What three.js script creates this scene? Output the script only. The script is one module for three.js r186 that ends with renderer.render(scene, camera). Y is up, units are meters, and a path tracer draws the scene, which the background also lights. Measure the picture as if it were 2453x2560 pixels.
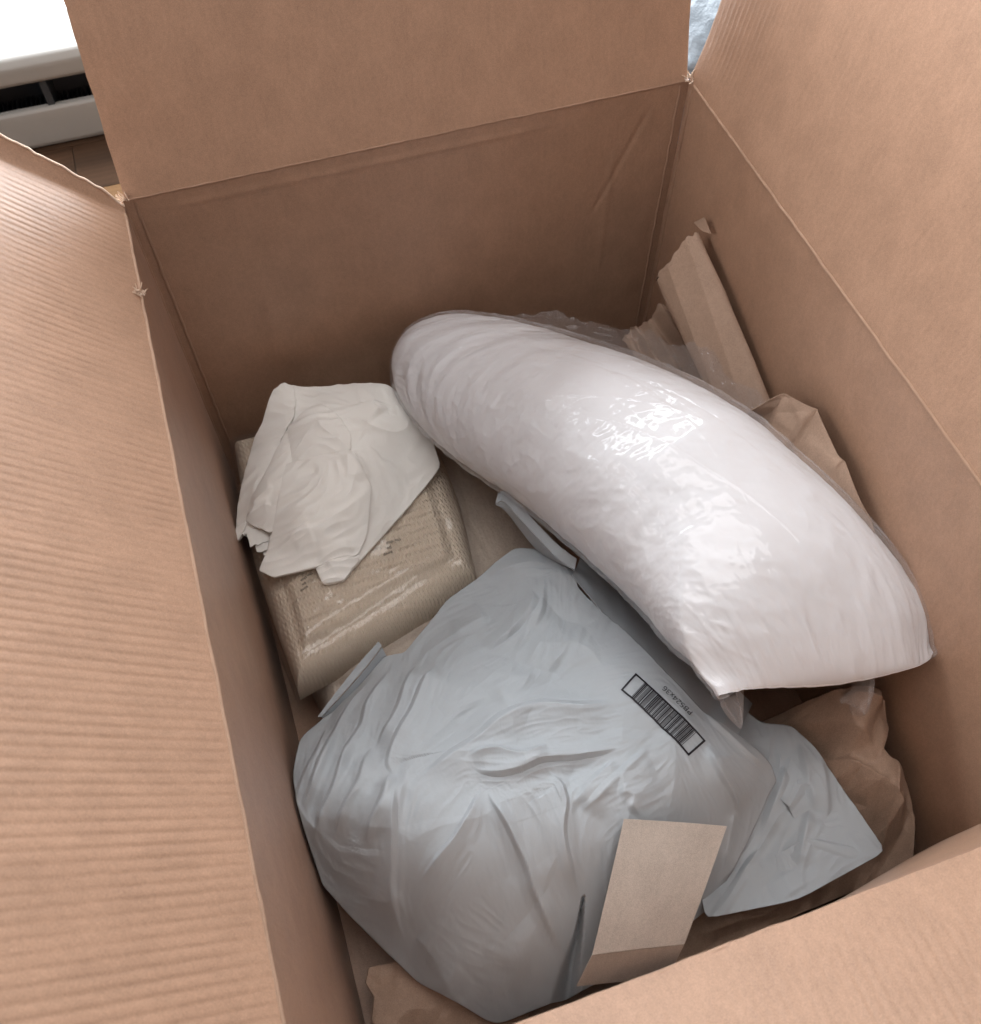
import * as THREE from 'three';
import { ImprovedNoise } from 'three/addons/math/ImprovedNoise.js';
import { mergeGeometries } from 'three/addons/utils/BufferGeometryUtils.js';
import { RectAreaLightUniformsLib } from 'three/addons/lights/RectAreaLightUniformsLib.js';

// ---------------------------------------------------------------- camera, light, exposure
// All content is written in metres relative to the rim of the box (y = 0 at the rim); RIM lifts it off the floor.
const RIM = 0.52;
const scene = new THREE.Scene();
const camera = new THREE.PerspectiveCamera(56.08, 981 / 1024, 0.02, 30);
camera.position.set(0.1013, 0.6333 + RIM, 0.82);
camera.up.set(0.2702, 0.5258, -0.8066);
camera.lookAt(0.1013 + 0.16626, 0.6333 + RIM - 0.85062, 0.82 - 0.49881);
camera.focus = 0.95;
camera.userData.fStop = 11;
scene.add(camera);

const renderer = new THREE.WebGLRenderer({ antialias: true });
renderer.setSize(981, 1024);
renderer.toneMapping = THREE.LinearToneMapping;
renderer.toneMappingExposure = 1.0;
renderer.shadowMap.enabled = true;
RectAreaLightUniformsLib.init();

// soft light of the room around (pale ceiling and walls that are not in view)
scene.background = new THREE.Color().setRGB(0.50, 0.475, 0.46);
scene.backgroundIntensity = 0.47;

// the tall window behind the heater
const WIN = { x0: -1.15, x1: 1.45, y0: -0.36, y1: 1.45, z: -1.02 };
const windowLight = new THREE.RectAreaLight(new THREE.Color().setRGB(0.93, 0.97, 1.0), 11.5, WIN.x1 - WIN.x0, WIN.y1 - WIN.y0);
windowLight.position.set((WIN.x0 + WIN.x1) / 2, (WIN.y0 + WIN.y1) / 2 + RIM, WIN.z + 0.012);
windowLight.lookAt((WIN.x0 + WIN.x1) / 2, (WIN.y0 + WIN.y1) / 2 + RIM, 5);
scene.add(windowLight);
// the wide ceiling lamp over the box
const LAMP = { x: 0.25, y: 1.95, z: 0.6, w: 1.5, d: 1.3 };
const ceilingLight = new THREE.RectAreaLight(new THREE.Color().setRGB(1.0, 0.965, 0.94), 1.65, LAMP.w, LAMP.d);
ceilingLight.position.set(LAMP.x, LAMP.y - 0.004 + RIM, LAMP.z);
ceilingLight.lookAt(LAMP.x, -3, LAMP.z);
scene.add(ceilingLight);
// a second window in the wall off to the side, above the level of the box
const SIDE = { x: -2.3, y0: 0.25, y1: 1.75, z0: -0.75, z1: 1.15 };
const sideLight = new THREE.RectAreaLight(new THREE.Color().setRGB(1.0, 0.97, 0.94), 5.5, SIDE.z1 - SIDE.z0, SIDE.y1 - SIDE.y0);
sideLight.position.set(SIDE.x + 0.012, (SIDE.y0 + SIDE.y1) / 2 + RIM, (SIDE.z0 + SIDE.z1) / 2);
sideLight.lookAt(5, (SIDE.y0 + SIDE.y1) / 2 + RIM, (SIDE.z0 + SIDE.z1) / 2);
scene.add(sideLight);

// ---------------------------------------------------------------- helpers
const V3 = (x, y, z) => new THREE.Vector3(x, y, z);
const noiseGen = new ImprovedNoise();
const N3 = (x, y, z) => noiseGen.noise(x + 31.7, y + 17.3, z + 5.9);
const fbm = (x, y, z, o = 4) => { let a = 0.5, s = 0; for (let i = 0; i < o; i++) { s += a * N3(x, y, z); x *= 2.03; y *= 2.03; z *= 2.03; a *= 0.5; } return s; };
const ridge = (x, y, z, o = 3) => { let a = 0.5, s = 0; for (let i = 0; i < o; i++) { s += a * (1 - 2 * Math.abs(N3(x, y, z))); x *= 2.1; y *= 2.1; z *= 2.1; a *= 0.5; } return s; };
const sm = (a, b, x) => { const t = Math.min(1, Math.max(0, (x - a) / (b - a))); return t * t * (3 - 2 * t); };
const lerp = (a, b, t) => a + (b - a) * t;
function rng(seed) { let a = seed >>> 0; return () => { a = (a + 0x6d2b79f5) >>> 0; let t = a; t = Math.imul(t ^ (t >>> 15), t | 1); t ^= t + Math.imul(t ^ (t >>> 7), t | 61); return ((t ^ (t >>> 14)) >>> 0) / 4294967296; }; }
const hash = (i, j, s) => { const r = Math.sin(i * 127.1 + j * 311.7 + s * 74.7) * 43758.5453; return r - Math.floor(r); };

// height of crumpled paper: flat facets that meet in creases
function facet(x, y, cell, s) {
  x = x / cell + 0.35 * N3(x / cell * 0.9, y / cell * 0.9, s); y = y / cell + 0.35 * N3(x * 0.9 + 9, y / cell * 0.9, s);
  const i = Math.floor(x), j = Math.floor(y), u = x - i, v = y - j, h = (a, b) => hash(a, b, s) - 0.5;
  if (hash(i, j, s + 3) > 0.5) return u + v < 1 ? h(i, j) + u * (h(i + 1, j) - h(i, j)) + v * (h(i, j + 1) - h(i, j)) : h(i + 1, j + 1) + (1 - u) * (h(i, j + 1) - h(i + 1, j + 1)) + (1 - v) * (h(i + 1, j) - h(i + 1, j + 1));
  return u > v ? h(i, j) + u * (h(i + 1, j) - h(i, j)) + v * (h(i + 1, j + 1) - h(i + 1, j)) : h(i, j) + v * (h(i, j + 1) - h(i, j)) + u * (h(i + 1, j + 1) - h(i, j + 1));
}

// open sheet fn(u, v) -> Vector3 with uv in metres
function sheet(fn, nu, nv, uvScale = [1, 1], wrapU = false) {
  const pos = [], uv = [], idx = [];
  for (let j = 0; j <= nv; j++) for (let i = 0; i <= nu; i++) { const p = fn(i / nu, j / nv); pos.push(p.x, p.y, p.z); uv.push((i / nu) * uvScale[0], (j / nv) * uvScale[1]); }
  for (let j = 0; j < nv; j++) for (let i = 0; i < nu; i++) { const a = j * (nu + 1) + i, b = a + 1, c = a + nu + 1, d = c + 1; idx.push(a, c, b, b, c, d); }
  const g = new THREE.BufferGeometry();
  g.setAttribute('position', new THREE.Float32BufferAttribute(pos, 3));
  g.setAttribute('uv', new THREE.Float32BufferAttribute(uv, 2));
  g.setIndex(idx);
  g.computeVertexNormals();
  if (wrapU) { const n = g.attributes.normal; for (let j = 0; j <= nv; j++) { const a = j * (nu + 1), b = a + nu, t = V3(n.getX(a) + n.getX(b), n.getY(a) + n.getY(b), n.getZ(a) + n.getZ(b)).normalize(); n.setXYZ(a, t.x, t.y, t.z); n.setXYZ(b, t.x, t.y, t.z); } }
  return g;
}
// board of even thickness: inner face fn(u, v), outer face set back by t against the face's normal, edges closed
function board(fn, nu, nv, t, uvScale = [1, 1], edgeMeander = 0) {
  const fm = edgeMeander ? (u, v) => fn(u, v) : fn;
  const normal = (u, v) => { const e = 2e-3, a = fm(Math.min(1, u + e), v).sub(fm(Math.max(0, u - e), v)), b = fm(u, Math.min(1, v + e)).sub(fm(u, Math.max(0, v - e))); return a.cross(b).normalize(); };
  const face = sheet((u, v) => fm(1 - u, v), nu, nv, uvScale);
  const back = sheet((u, v) => fm(u, v).addScaledVector(normal(u, v), -t), nu, nv, uvScale);
  const rim = (p, n, L) => sheet((u, v) => { const [a, b] = p(u); return v < 0.5 ? fm(a, b) : fm(a, b).addScaledVector(normal(a, b), -t); }, n, 1, [L, t * 3]);
  const e = [rim((u) => [1 - u, 0], nu, uvScale[0]), rim((u) => [u, 1], nu, uvScale[0]), rim((u) => [0, u], nv, uvScale[1]), rim((u) => [1, 1 - u], nv, uvScale[1])];
  return mergeGeometries([face, back, ...e]);
}
// smooth surface through scattered heights
function heightFrom(points) {
  const n = points.length, c2 = 0.03 * 0.03, m = points.reduce((s, p) => s + p[1], 0) / n, A = [];
  for (let i = 0; i < n; i++) { A.push([]); for (let j = 0; j < n; j++) A[i].push(Math.sqrt((points[i][0] - points[j][0]) ** 2 + (points[i][2] - points[j][2]) ** 2 + c2) + (i === j ? -2e-3 : 0)); A[i].push(points[i][1] - m); }
  for (let i = 0; i < n; i++) {
    let p = i; for (let k = i + 1; k < n; k++) if (Math.abs(A[k][i]) > Math.abs(A[p][i])) p = k;
    [A[i], A[p]] = [A[p], A[i]];
    for (let k = i + 1; k < n; k++) { const f = A[k][i] / A[i][i]; for (let j = i; j <= n; j++) A[k][j] -= f * A[i][j]; }
  }
  const w = new Array(n);
  for (let i = n - 1; i >= 0; i--) { let s = A[i][n]; for (let j = i + 1; j < n; j++) s -= A[i][j] * w[j]; w[i] = s / A[i][i]; }
  return (x, z) => { let s = m; for (let i = 0; i < n; i++) s += w[i] * Math.sqrt((points[i][0] - x) ** 2 + (points[i][2] - z) ** 2 + c2); return s; };
}
// folds: polylines in plan, each a crease with a lip raised beside it
function folds(list, gain = 1, notch = 0) {
  const L = list.map(([pts, w, a, s], id) => {
    // refine to a smooth curve
    const c = new THREE.CatmullRomCurve3(pts.map((p) => V3(p[0], 0, p[1])), false, 'centripetal').getPoints(Math.max(6, pts.length * 5));
    const q = c.map((p) => [p.x, p.z]);
    const len = [0]; for (let i = 1; i < q.length; i++) len.push(len[i - 1] + Math.hypot(q[i][0] - q[i - 1][0], q[i][1] - q[i - 1][1]));
    const xs = q.map((p) => p[0]), zs = q.map((p) => p[1]), R = 4.5 * w;
    return { q, len, w, a: a * gain, s, id, x0: Math.min(...xs) - R, x1: Math.max(...xs) + R, z0: Math.min(...zs) - R, z1: Math.max(...zs) + R };
  });
  return (x, z) => {
    let h = 0;
    const wx = x + 0.0035 * N3(x * 28, 3.1, z * 28), wz = z + 0.0035 * N3(x * 28, 7.7, z * 28);
    for (const f of L) {
      if (wx < f.x0 || wx > f.x1 || wz < f.z0 || wz > f.z1) continue;
      let best = 1e9, sd = 0, at = 0;
      for (let i = 0; i + 1 < f.q.length; i++) {
        const [ax, az] = f.q[i], [bx, bz] = f.q[i + 1], dx = bx - ax, dz = bz - az, l2 = dx * dx + dz * dz || 1e-12;
        const t = Math.min(1, Math.max(0, ((wx - ax) * dx + (wz - az) * dz) / l2)), ex = wx - ax - t * dx, ez = wz - az - t * dz, d = Math.hypot(ex, ez);
        if (d < best) { best = d; sd = Math.sign(-dz * ex + dx * ez) * d; at = f.len[i] + t * Math.sqrt(l2); }
      }
      const total = f.len[f.len.length - 1], k = sm(0, 0.24 * total, at) * sm(0, 0.24 * total, total - at), beyond = Math.exp(-Math.pow(Math.max(0, best - Math.abs(sd)) / f.w, 2));
      if (k <= 0) continue;
      const w = f.w * (0.45 + 0.55 * k), d = (sd * f.s) / w, c = 0.06;
      // a crease: steep on one side, easing out on the other
      const steep = (t) => Math.exp(-(Math.sqrt(t * t + c * c) - c));
      h += f.a * k * beyond * (d > 0 ? steep(d / 0.62) : 0.75 * steep(d / 1.5) + 0.25 * Math.exp(-d * d / 2.2)) - f.a * 0.12 * k * Math.exp(-Math.pow((d - 1.8) / 0.9, 2)) - notch * sm(0.04, 0.12, total) * k * beyond * Math.exp(-Math.abs(sd * f.s - 0.5 * w) / 0.0016);
    }
    return h;
  };
}
// fine wrinkles drawn out along the run of the folds around them
function alignedWrinkles(list, x0, x1, z0, z1, step, freq, reach, seed) {
  const T = [];
  for (const [pts] of list) for (let i = 0; i + 1 < pts.length; i++) { const dx = pts[i + 1][0] - pts[i][0], dz = pts[i + 1][1] - pts[i][1], l = Math.hypot(dx, dz), a = 2 * Math.atan2(dz, dx); for (const t of [0.25, 0.75]) T.push([pts[i][0] + dx * t, pts[i][1] + dz * t, Math.cos(a) * l, Math.sin(a) * l]); }
  const nx = Math.ceil((x1 - x0) / step), nz = Math.ceil((z1 - z0) / step), C = 8, ax = Math.ceil(nx / C) + 2, az = Math.ceil(nz / C) + 2, ang = new Float32Array(ax * az * 2);
  for (let j = 0; j < az; j++) for (let i = 0; i < ax; i++) { const x = x0 + i * C * step, z = z0 + j * C * step; let c = 0, q = 0; for (const t of T) { const d2 = (t[0] - x) ** 2 + (t[1] - z) ** 2, w = 1 / (d2 * d2 + 1e-7); c += w * t[2]; q += w * t[3]; } const a = 0.5 * Math.atan2(q, c) + 0.5 * N3(x * 9, seed, z * 9); ang[(j * ax + i) * 2] = Math.cos(a); ang[(j * ax + i) * 2 + 1] = Math.sin(a); }
  const dir = (x, z, px, pz) => { const i = Math.min(ax - 1, Math.max(0, Math.round((x - x0) / step / C))), j = Math.min(az - 1, Math.max(0, Math.round((z - z0) / step / C))), k = (j * ax + i) * 2, f = ang[k] * px + ang[k + 1] * pz < 0 ? -1 : 1; return [ang[k] * f, ang[k + 1] * f]; };
  const out = new Float32Array((nx + 1) * (nz + 1)); const n = 9, hstep = reach / n; let s1 = 0, s2 = 0;
  for (let j = 0; j <= nz; j++) for (let i = 0; i <= nx; i++) {
    const x = x0 + i * step, z = z0 + j * step; let v = N3(x * freq, seed, z * freq);
    for (const sign of [1, -1]) { let p = x, q = z, d = dir(p, q, sign, 0); if (sign < 0) d = [-dir(x, z, 1, 0)[0], -dir(x, z, 1, 0)[1]]; for (let k = 0; k < n; k++) { d = dir(p, q, d[0], d[1]); p += d[0] * hstep; q += d[1] * hstep; v += N3(p * freq, seed, q * freq) * (1 - k / n); } }
    out[j * (nx + 1) + i] = v; s1 += v; s2 += v * v;
  }
  const m = s1 / out.length, sd = Math.sqrt(s2 / out.length - m * m);
  return (x, z) => { const u = Math.min(nx - 0.001, Math.max(0, (x - x0) / step)), v = Math.min(nz - 0.001, Math.max(0, (z - z0) / step)), i = Math.floor(u), j = Math.floor(v), a = u - i, b = v - j, q = j * (nx + 1) + i; const t = (lerp(lerp(out[q], out[q + 1], a), lerp(out[q + nx + 1], out[q + nx + 2], a), b) - m) / sd; return 0.8 - Math.sqrt(t * t + 0.006); };
}
// a soft thing seen as a closed shape over an outline in plan: top follows hTop, the rim rolls under to a flat belly
function soft(outline, centre, hTop, n, m, under, belly, round = 2) {
  let o = [];
  for (let i = 0; i < outline.length; i++) { const a = outline[i], b = outline[(i + 1) % outline.length]; for (let k = 0; k < 8; k++) o.push([lerp(a[0], b[0], k / 8), lerp(a[2] ?? a[1], b[2] ?? b[1], k / 8)]); }
  for (let p = 0; p < round; p++) o = o.map((q, i) => { const a = o[(i + o.length - 1) % o.length], b = o[(i + 1) % o.length]; return [(a[0] + 2 * q[0] + b[0]) / 4, (a[1] + 2 * q[1] + b[1]) / 4]; });
  const at = (t) => { const f = (((t % 1) + 1) % 1) * o.length, i = Math.floor(f) % o.length, j = (i + 1) % o.length, k = f - Math.floor(f); return [lerp(o[i][0], o[j][0], k), lerp(o[i][1], o[j][1], k)]; };
  const extra = under.length, rows = m + extra;
  return sheet((u, v) => {
    const [ox, oz] = at(-u), j = Math.round(v * rows);
    if (j <= m) { const r = j / m, x = centre[0] + (ox - centre[0]) * r, z = centre[1] + (oz - centre[1]) * r; return V3(x, hTop(x, z, r), z); }
    const [s, drop] = under[j - m - 1], x = centre[0] + (ox - centre[0]) * s, z = centre[1] + (oz - centre[1]) * s;
    return V3(x, Math.max(belly, hTop(ox, oz, 1) - drop), z);
  }, n, rows, [1, 1], true);
}
function planUV(g, k = 1) { const p = g.attributes.position, uv = g.attributes.uv; for (let i = 0; i < p.count; i++) uv.setXY(i, p.getX(i) * k, p.getZ(i) * k); return g; }

const taken = {};
function numbered(name) { taken[name] = (taken[name] ?? -1) + 1; return taken[name] ? `${name}_${String(taken[name]).padStart(3, '0')}` : name; }
function thing(name, label, category, group) { const o = new THREE.Group(); o.name = numbered(name); o.userData = { label, category }; if (group) o.userData.group = group; scene.add(o); return o; }
function part(name, geometry, material, parent, label) { const m = new THREE.Mesh(geometry, material); m.name = name; m.castShadow = m.receiveShadow = true; if (label) m.userData.label = label; parent.add(m); return m; }
// set a thing's origin at its base and lift it to the floor's level
function settle(o) {
  const b = new THREE.Box3(); o.traverse((c) => { if (c.isMesh) { c.geometry.computeBoundingBox(); b.union(c.geometry.boundingBox); } });
  const x = (b.min.x + b.max.x) / 2, y = b.min.y, z = (b.min.z + b.max.z) / 2, done = new Set();
  o.traverse((c) => { if (c.isMesh && !done.has(c.geometry)) { c.geometry.translate(-x, -y, -z); done.add(c.geometry); } });
  o.position.set(x, y + RIM, z);
  return o;
}
function structure(name, geometry, material) { const m = new THREE.Mesh(geometry, material); m.name = name; m.userData.kind = 'structure'; m.castShadow = m.receiveShadow = true; scene.add(m); return m; }
const boxAt = (x0, x1, y0, y1, z0, z1) => { const g = new THREE.BoxGeometry(x1 - x0, y1 - y0, z1 - z0); g.translate((x0 + x1) / 2, (y0 + y1) / 2, (z0 + z1) / 2); return g; };

// ---------------------------------------------------------------- textures and materials
function dataTexture(n, fn, srgb, repeat = 1, h = n) {
  const d = new Uint8Array(n * h * 4);
  for (let j = 0; j < h; j++) for (let i = 0; i < n; i++) { const c = fn(i / n, j / h), k = (j * n + i) * 4; for (let q = 0; q < 3; q++) d[k + q] = Math.max(0, Math.min(255, Math.round((Array.isArray(c) ? c[q] : c) * 255))); d[k + 3] = 255; }
  const t = new THREE.DataTexture(d, n, h); t.wrapS = t.wrapT = THREE.RepeatWrapping; t.magFilter = THREE.LinearFilter; t.minFilter = THREE.LinearMipmapLinearFilter; t.generateMipmaps = true;
  if (srgb) t.colorSpace = THREE.SRGBColorSpace; t.repeat.set(repeat, repeat); t.needsUpdate = true; return t;
}
// noise that tiles over the unit square
const tile = (u, v, f, s) => { const a = u * Math.PI * 2, b = v * Math.PI * 2, r = f / 6.2832; return 0.5 * (N3(Math.cos(a) * r + s, Math.sin(a) * r, Math.cos(b) * r) + N3(Math.sin(b) * r + s, Math.cos(a) * r + 4, Math.sin(a) * r)); };
const rk = rng(11);
const speck = new Float32Array(512 * 512).map(() => rk());
const fibre = new Float32Array(512 * 512);
for (let k = 0; k < 5200; k++) { // short paper fibres
  const x = rk() * 512, y = rk() * 512, a = (rk() - 0.5) * 1.6 + Math.PI / 2, l = 3 + rk() * 12, s = (rk() - 0.55) * 0.8;
  for (let t = 0; t < l; t++) fibre[((Math.floor(y + Math.sin(a) * t) + 512) % 512) * 512 + ((Math.floor(x + Math.cos(a) * t) + 512) % 512)] += s;
}
const kraftTone = dataTexture(512, (u, v) => {
  const i = Math.floor(v * 512) * 512 + Math.floor(u * 512);
  const t = 0.92 + 0.16 * (speck[i] - 0.5) + 0.07 * fibre[i] + 0.05 * tile(u, v, 9, 1) + 0.04 * tile(u, v, 40, 5);
  return [t, t * 0.995, t * 0.985];
}, true, 5);
const kraftBump = dataTexture(512, (u, v) => 0.5 + 0.3 * (speck[Math.floor(v * 512) * 512 + Math.floor(u * 512)] - 0.5) + 0.5 * tile(u, v, 60, 2) + 0.4 * tile(u, v, 18, 8), false, 5);
const clothBump = dataTexture(512, (u, v) => 0.5 + 0.22 * Math.sin(u * 128 * Math.PI * 2) * Math.cos(v * 128 * Math.PI * 2) + 0.3 * tile(u, v, 30, 3), false, 12);
const filmBump = dataTexture(512, (u, v) => 0.5 + 0.8 * tile(u, v, 14, 6) + 0.5 * tile(u, v, 45, 9), false, 6);
const polyBump = dataTexture(512, (u, v) => 0.5 + 0.9 * tile(u, v, 20, 6) + 0.5 * tile(u, v, 60, 2) + 0.15 * (speck[Math.floor(v * 512) * 512 + Math.floor(u * 512)] - 0.5), false, 5);
const knitBump = dataTexture(256, (u, v) => { const a = Math.sin(u * 24 * Math.PI * 2), b = Math.abs(Math.sin(v * 12 * Math.PI + 0.7 * Math.sin(u * 24 * Math.PI * 2))); return 0.25 + 0.5 * b + 0.2 * a * b; }, false, 9);

const rgb = (r, g, b) => new THREE.Color().setRGB(r, g, b);
const std = (o) => new THREE.MeshPhysicalMaterial({ side: THREE.DoubleSide, ...o });
const M = {
  board: std({ color: rgb(0.462, 0.282, 0.192), map: kraftTone, bumpMap: kraftBump, bumpScale: 0.00025, roughness: 0.46, specularIntensity: 1, sheen: 0.1, sheenRoughness: 0.4, sheenColor: rgb(0.9, 0.88, 0.88) }),
  boardEdge: std({ color: rgb(0.54, 0.345, 0.24), map: kraftTone, bumpMap: kraftBump, bumpScale: 0.0004, roughness: 0.9 }),
  fluff: std({ color: rgb(0.72, 0.56, 0.44), roughness: 1 }),
  paper: std({ color: rgb(0.42, 0.283, 0.207), map: kraftTone, bumpMap: kraftBump, bumpScale: 0.0002, roughness: 0.72 }),
  mailer: std({ color: rgb(0.385, 0.41, 0.432), bumpMap: polyBump, bumpScale: 0.0002, roughness: 0.58, specularIntensity: 0.55 }),
  card: std({ color: rgb(0.55, 0.485, 0.435), map: kraftTone, roughness: 0.6 }),
  pillow: std({ color: rgb(0.75, 0.738, 0.745), bumpMap: clothBump, bumpScale: 0.0002, roughness: 0.9, sheen: 0.3 }),
  film: std({ color: rgb(0.96, 0.96, 0.97), transmission: 0.93, thickness: 0, roughness: 0.07, ior: 1.5, bumpMap: filmBump, bumpScale: 0.0006 }),
  cloth: std({ color: rgb(0.80, 0.775, 0.735), bumpMap: clothBump, bumpScale: 0.0002, roughness: 0.95 }),
  pillowFilm: std({ color: rgb(0.95, 0.95, 0.96), transmission: 0.88, thickness: 0, roughness: 0.12, ior: 1.38, bumpMap: filmBump, bumpScale: 0.0001 }),
  wrapFilm: std({ color: rgb(0.98, 0.98, 0.98), transmission: 0.975, thickness: 0, roughness: 0.1, ior: 1.42, bumpMap: filmBump, bumpScale: 0.0003 }),
  knit: std({ color: rgb(0.58, 0.475, 0.37), bumpMap: knitBump, bumpScale: 0.0022, roughness: 0.95 }),
  pack: std({ color: rgb(0.52, 0.43, 0.36), map: kraftTone, bumpMap: polyBump, bumpScale: 0.001, roughness: 0.6 }),
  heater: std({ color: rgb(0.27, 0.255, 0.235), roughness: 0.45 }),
  heaterDark: std({ color: rgb(0.03, 0.034, 0.04), roughness: 0.6 }),
  fin: std({ color: rgb(0.035, 0.04, 0.046), roughness: 0.45, metalness: 0.3 }),
  curtain: std({ color: rgb(0.88, 0.88, 0.88), transmission: 0.5, thickness: 0, roughness: 1 }),
  frame: std({ color: rgb(0.75, 0.76, 0.77), roughness: 0.5 }),
  pane: new THREE.MeshStandardMaterial({ color: 0x111111, emissive: rgb(0.55, 0.72, 0.92), emissiveIntensity: 1.0, roughness: 0.2 }),
  bag: std({ color: rgb(0.12, 0.14, 0.16), bumpMap: polyBump, bumpScale: 0.0008, roughness: 0.42 }),
};

// ---------------------------------------------------------------- floor, window, heater
const planks = [];
{
  const ground = structure('floor', boxAt(-2.6, 2.6, -0.05, -0.004, -1.08, 2.2), std({ color: rgb(0.06, 0.04, 0.03), roughness: 0.8 }));
  const grain = dataTexture(512, (u, v) => { const g = 0.5 + 0.5 * Math.sin((v * 26 + 2.2 * tile(u, v, 4, 3)) * Math.PI * 2), t = 0.74 + 0.05 * g + 0.35 * tile(u, v * 0.999, 9, 7) + 0.08 * (speck[Math.floor(v * 512) * 512 + Math.floor(u * 512)] - 0.5); return [t, t * 0.98, t * 0.95]; }, true, 1);
  grain.repeat.set(0.8, 3);
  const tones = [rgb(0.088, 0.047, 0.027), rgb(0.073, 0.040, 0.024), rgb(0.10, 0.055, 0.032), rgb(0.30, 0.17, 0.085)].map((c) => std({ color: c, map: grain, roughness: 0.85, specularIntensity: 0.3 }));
  const r = rng(5), w = 0.132;
  for (let k = -2; k < 24; k++) {
    const z1 = -0.722 + k * w; let x = -2.6 + r() * 0.8;
    if (z1 - w < -1.06) continue;
    let first = -2.6;
    while (first < 2.6) {
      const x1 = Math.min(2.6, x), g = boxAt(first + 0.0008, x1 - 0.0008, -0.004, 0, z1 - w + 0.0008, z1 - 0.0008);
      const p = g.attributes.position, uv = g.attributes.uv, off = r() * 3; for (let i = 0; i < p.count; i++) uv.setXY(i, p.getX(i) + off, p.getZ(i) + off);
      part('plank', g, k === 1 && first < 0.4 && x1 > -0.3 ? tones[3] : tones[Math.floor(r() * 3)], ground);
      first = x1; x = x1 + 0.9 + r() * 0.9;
    }
  }
}
{
  const w = thing('tall_window', 'tall pale window behind the baseboard heater', 'window');
  const { x0, x1, y0, y1, z } = WIN, n = 3, pw = (x1 - x0) / n;
  for (let k = 0; k < n; k++) part('pane', boxAt(x0 + k * pw + 0.03, x0 + (k + 1) * pw - 0.03, y0 + 0.03, y1 - 0.03, z - 0.012, z), M.pane, w);
  for (let k = 0; k <= n; k++) part('mullion', boxAt(x0 + k * pw - 0.03, x0 + k * pw + 0.03, y0, y1, z - 0.05, z + 0.008), M.frame, w);
  part('sill', boxAt(x0 - 0.03, x1 + 0.03, y0 - 0.16, y0, z - 0.06, z + 0.008), M.frame, w);
  part('head', boxAt(x0 - 0.03, x1 + 0.03, y1, y1 + 0.06, z - 0.05, z + 0.008), M.frame, w);
  settle(w);
  const s = thing('side_window', 'wide pale window in the side wall beyond the open flap', 'window'), { x: sx, y0: a, y1: b, z0, z1 } = SIDE, mid = (z0 + z1) / 2;
  part('pane', boxAt(sx - 0.012, sx, a + 0.03, b - 0.03, z0 + 0.03, mid - 0.02), M.pane, s);
  part('pane', boxAt(sx - 0.012, sx, a + 0.03, b - 0.03, mid + 0.02, z1 - 0.03), M.pane, s);
  for (const z of [z0, mid, z1]) part('mullion', boxAt(sx - 0.05, sx + 0.008, a, b, z - 0.03, z + 0.03), M.frame, s);
  part('sill', boxAt(sx - 0.06, sx + 0.03, a - 0.05, a, z0 - 0.03, z1 + 0.03), M.frame, s);
  part('head', boxAt(sx - 0.05, sx + 0.008, b, b + 0.06, z0 - 0.03, z1 + 0.03), M.frame, s);
  settle(s);
}
{
  const l = thing('ceiling_lamp', 'wide flat white ceiling lamp hanging over the box', 'lamp'), { x, y, z, w, d } = LAMP;
  part('diffuser', boxAt(x - w / 2, x + w / 2, y, y + 0.01, z - d / 2, z + d / 2), new THREE.MeshStandardMaterial({ color: 0xffffff, emissive: rgb(1, 0.965, 0.94), emissiveIntensity: 1 }), l);
  for (const [a, b, c, e] of [[-w / 2 - 0.03, -w / 2, -d / 2 - 0.03, d / 2 + 0.03], [w / 2, w / 2 + 0.03, -d / 2 - 0.03, d / 2 + 0.03], [-w / 2, w / 2, -d / 2 - 0.03, -d / 2], [-w / 2, w / 2, d / 2, d / 2 + 0.03]]) part('frame_rail', boxAt(x + a, x + b, y + 0.001, y + 0.05, z + c, z + e), M.frame, l);
  settle(l);
}
{
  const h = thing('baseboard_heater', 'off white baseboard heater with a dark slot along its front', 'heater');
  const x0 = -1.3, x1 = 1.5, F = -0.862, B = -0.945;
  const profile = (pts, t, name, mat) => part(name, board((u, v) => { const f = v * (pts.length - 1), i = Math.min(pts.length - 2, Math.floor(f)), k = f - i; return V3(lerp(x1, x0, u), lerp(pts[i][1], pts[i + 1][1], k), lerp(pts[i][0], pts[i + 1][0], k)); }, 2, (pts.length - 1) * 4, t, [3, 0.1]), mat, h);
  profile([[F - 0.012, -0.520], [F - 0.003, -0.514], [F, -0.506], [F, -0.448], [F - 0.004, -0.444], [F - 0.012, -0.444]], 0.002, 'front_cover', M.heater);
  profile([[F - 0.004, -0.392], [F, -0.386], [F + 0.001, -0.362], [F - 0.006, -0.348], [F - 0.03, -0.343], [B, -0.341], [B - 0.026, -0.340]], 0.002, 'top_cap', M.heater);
  part('back_plate', boxAt(x0, x1, -0.52, -0.342, B - 0.008, B - 0.002), M.heaterDark, h);
  part('bottom_lip', boxAt(x0, x1, -0.5195, -0.514, B, F - 0.014), M.heaterDark, h);
  const fins = []; for (let k = 0; k < 330; k++) fins.push(boxAt(x0 + 0.05 + k * 0.0082, x0 + 0.0512 + k * 0.0082, -0.49, -0.462, B + 0.008, F - 0.012));
  const f = part('fins', mergeGeometries(fins), M.fin, h); f.userData.kind = 'stuff';
  for (const x of [-0.98, -0.30, -0.165, 0.42, 1.1]) part('bracket', boxAt(x, x + 0.012, -0.50, -0.36, B, F - 0.006), M.fin, h);
  settle(h);
}
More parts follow.
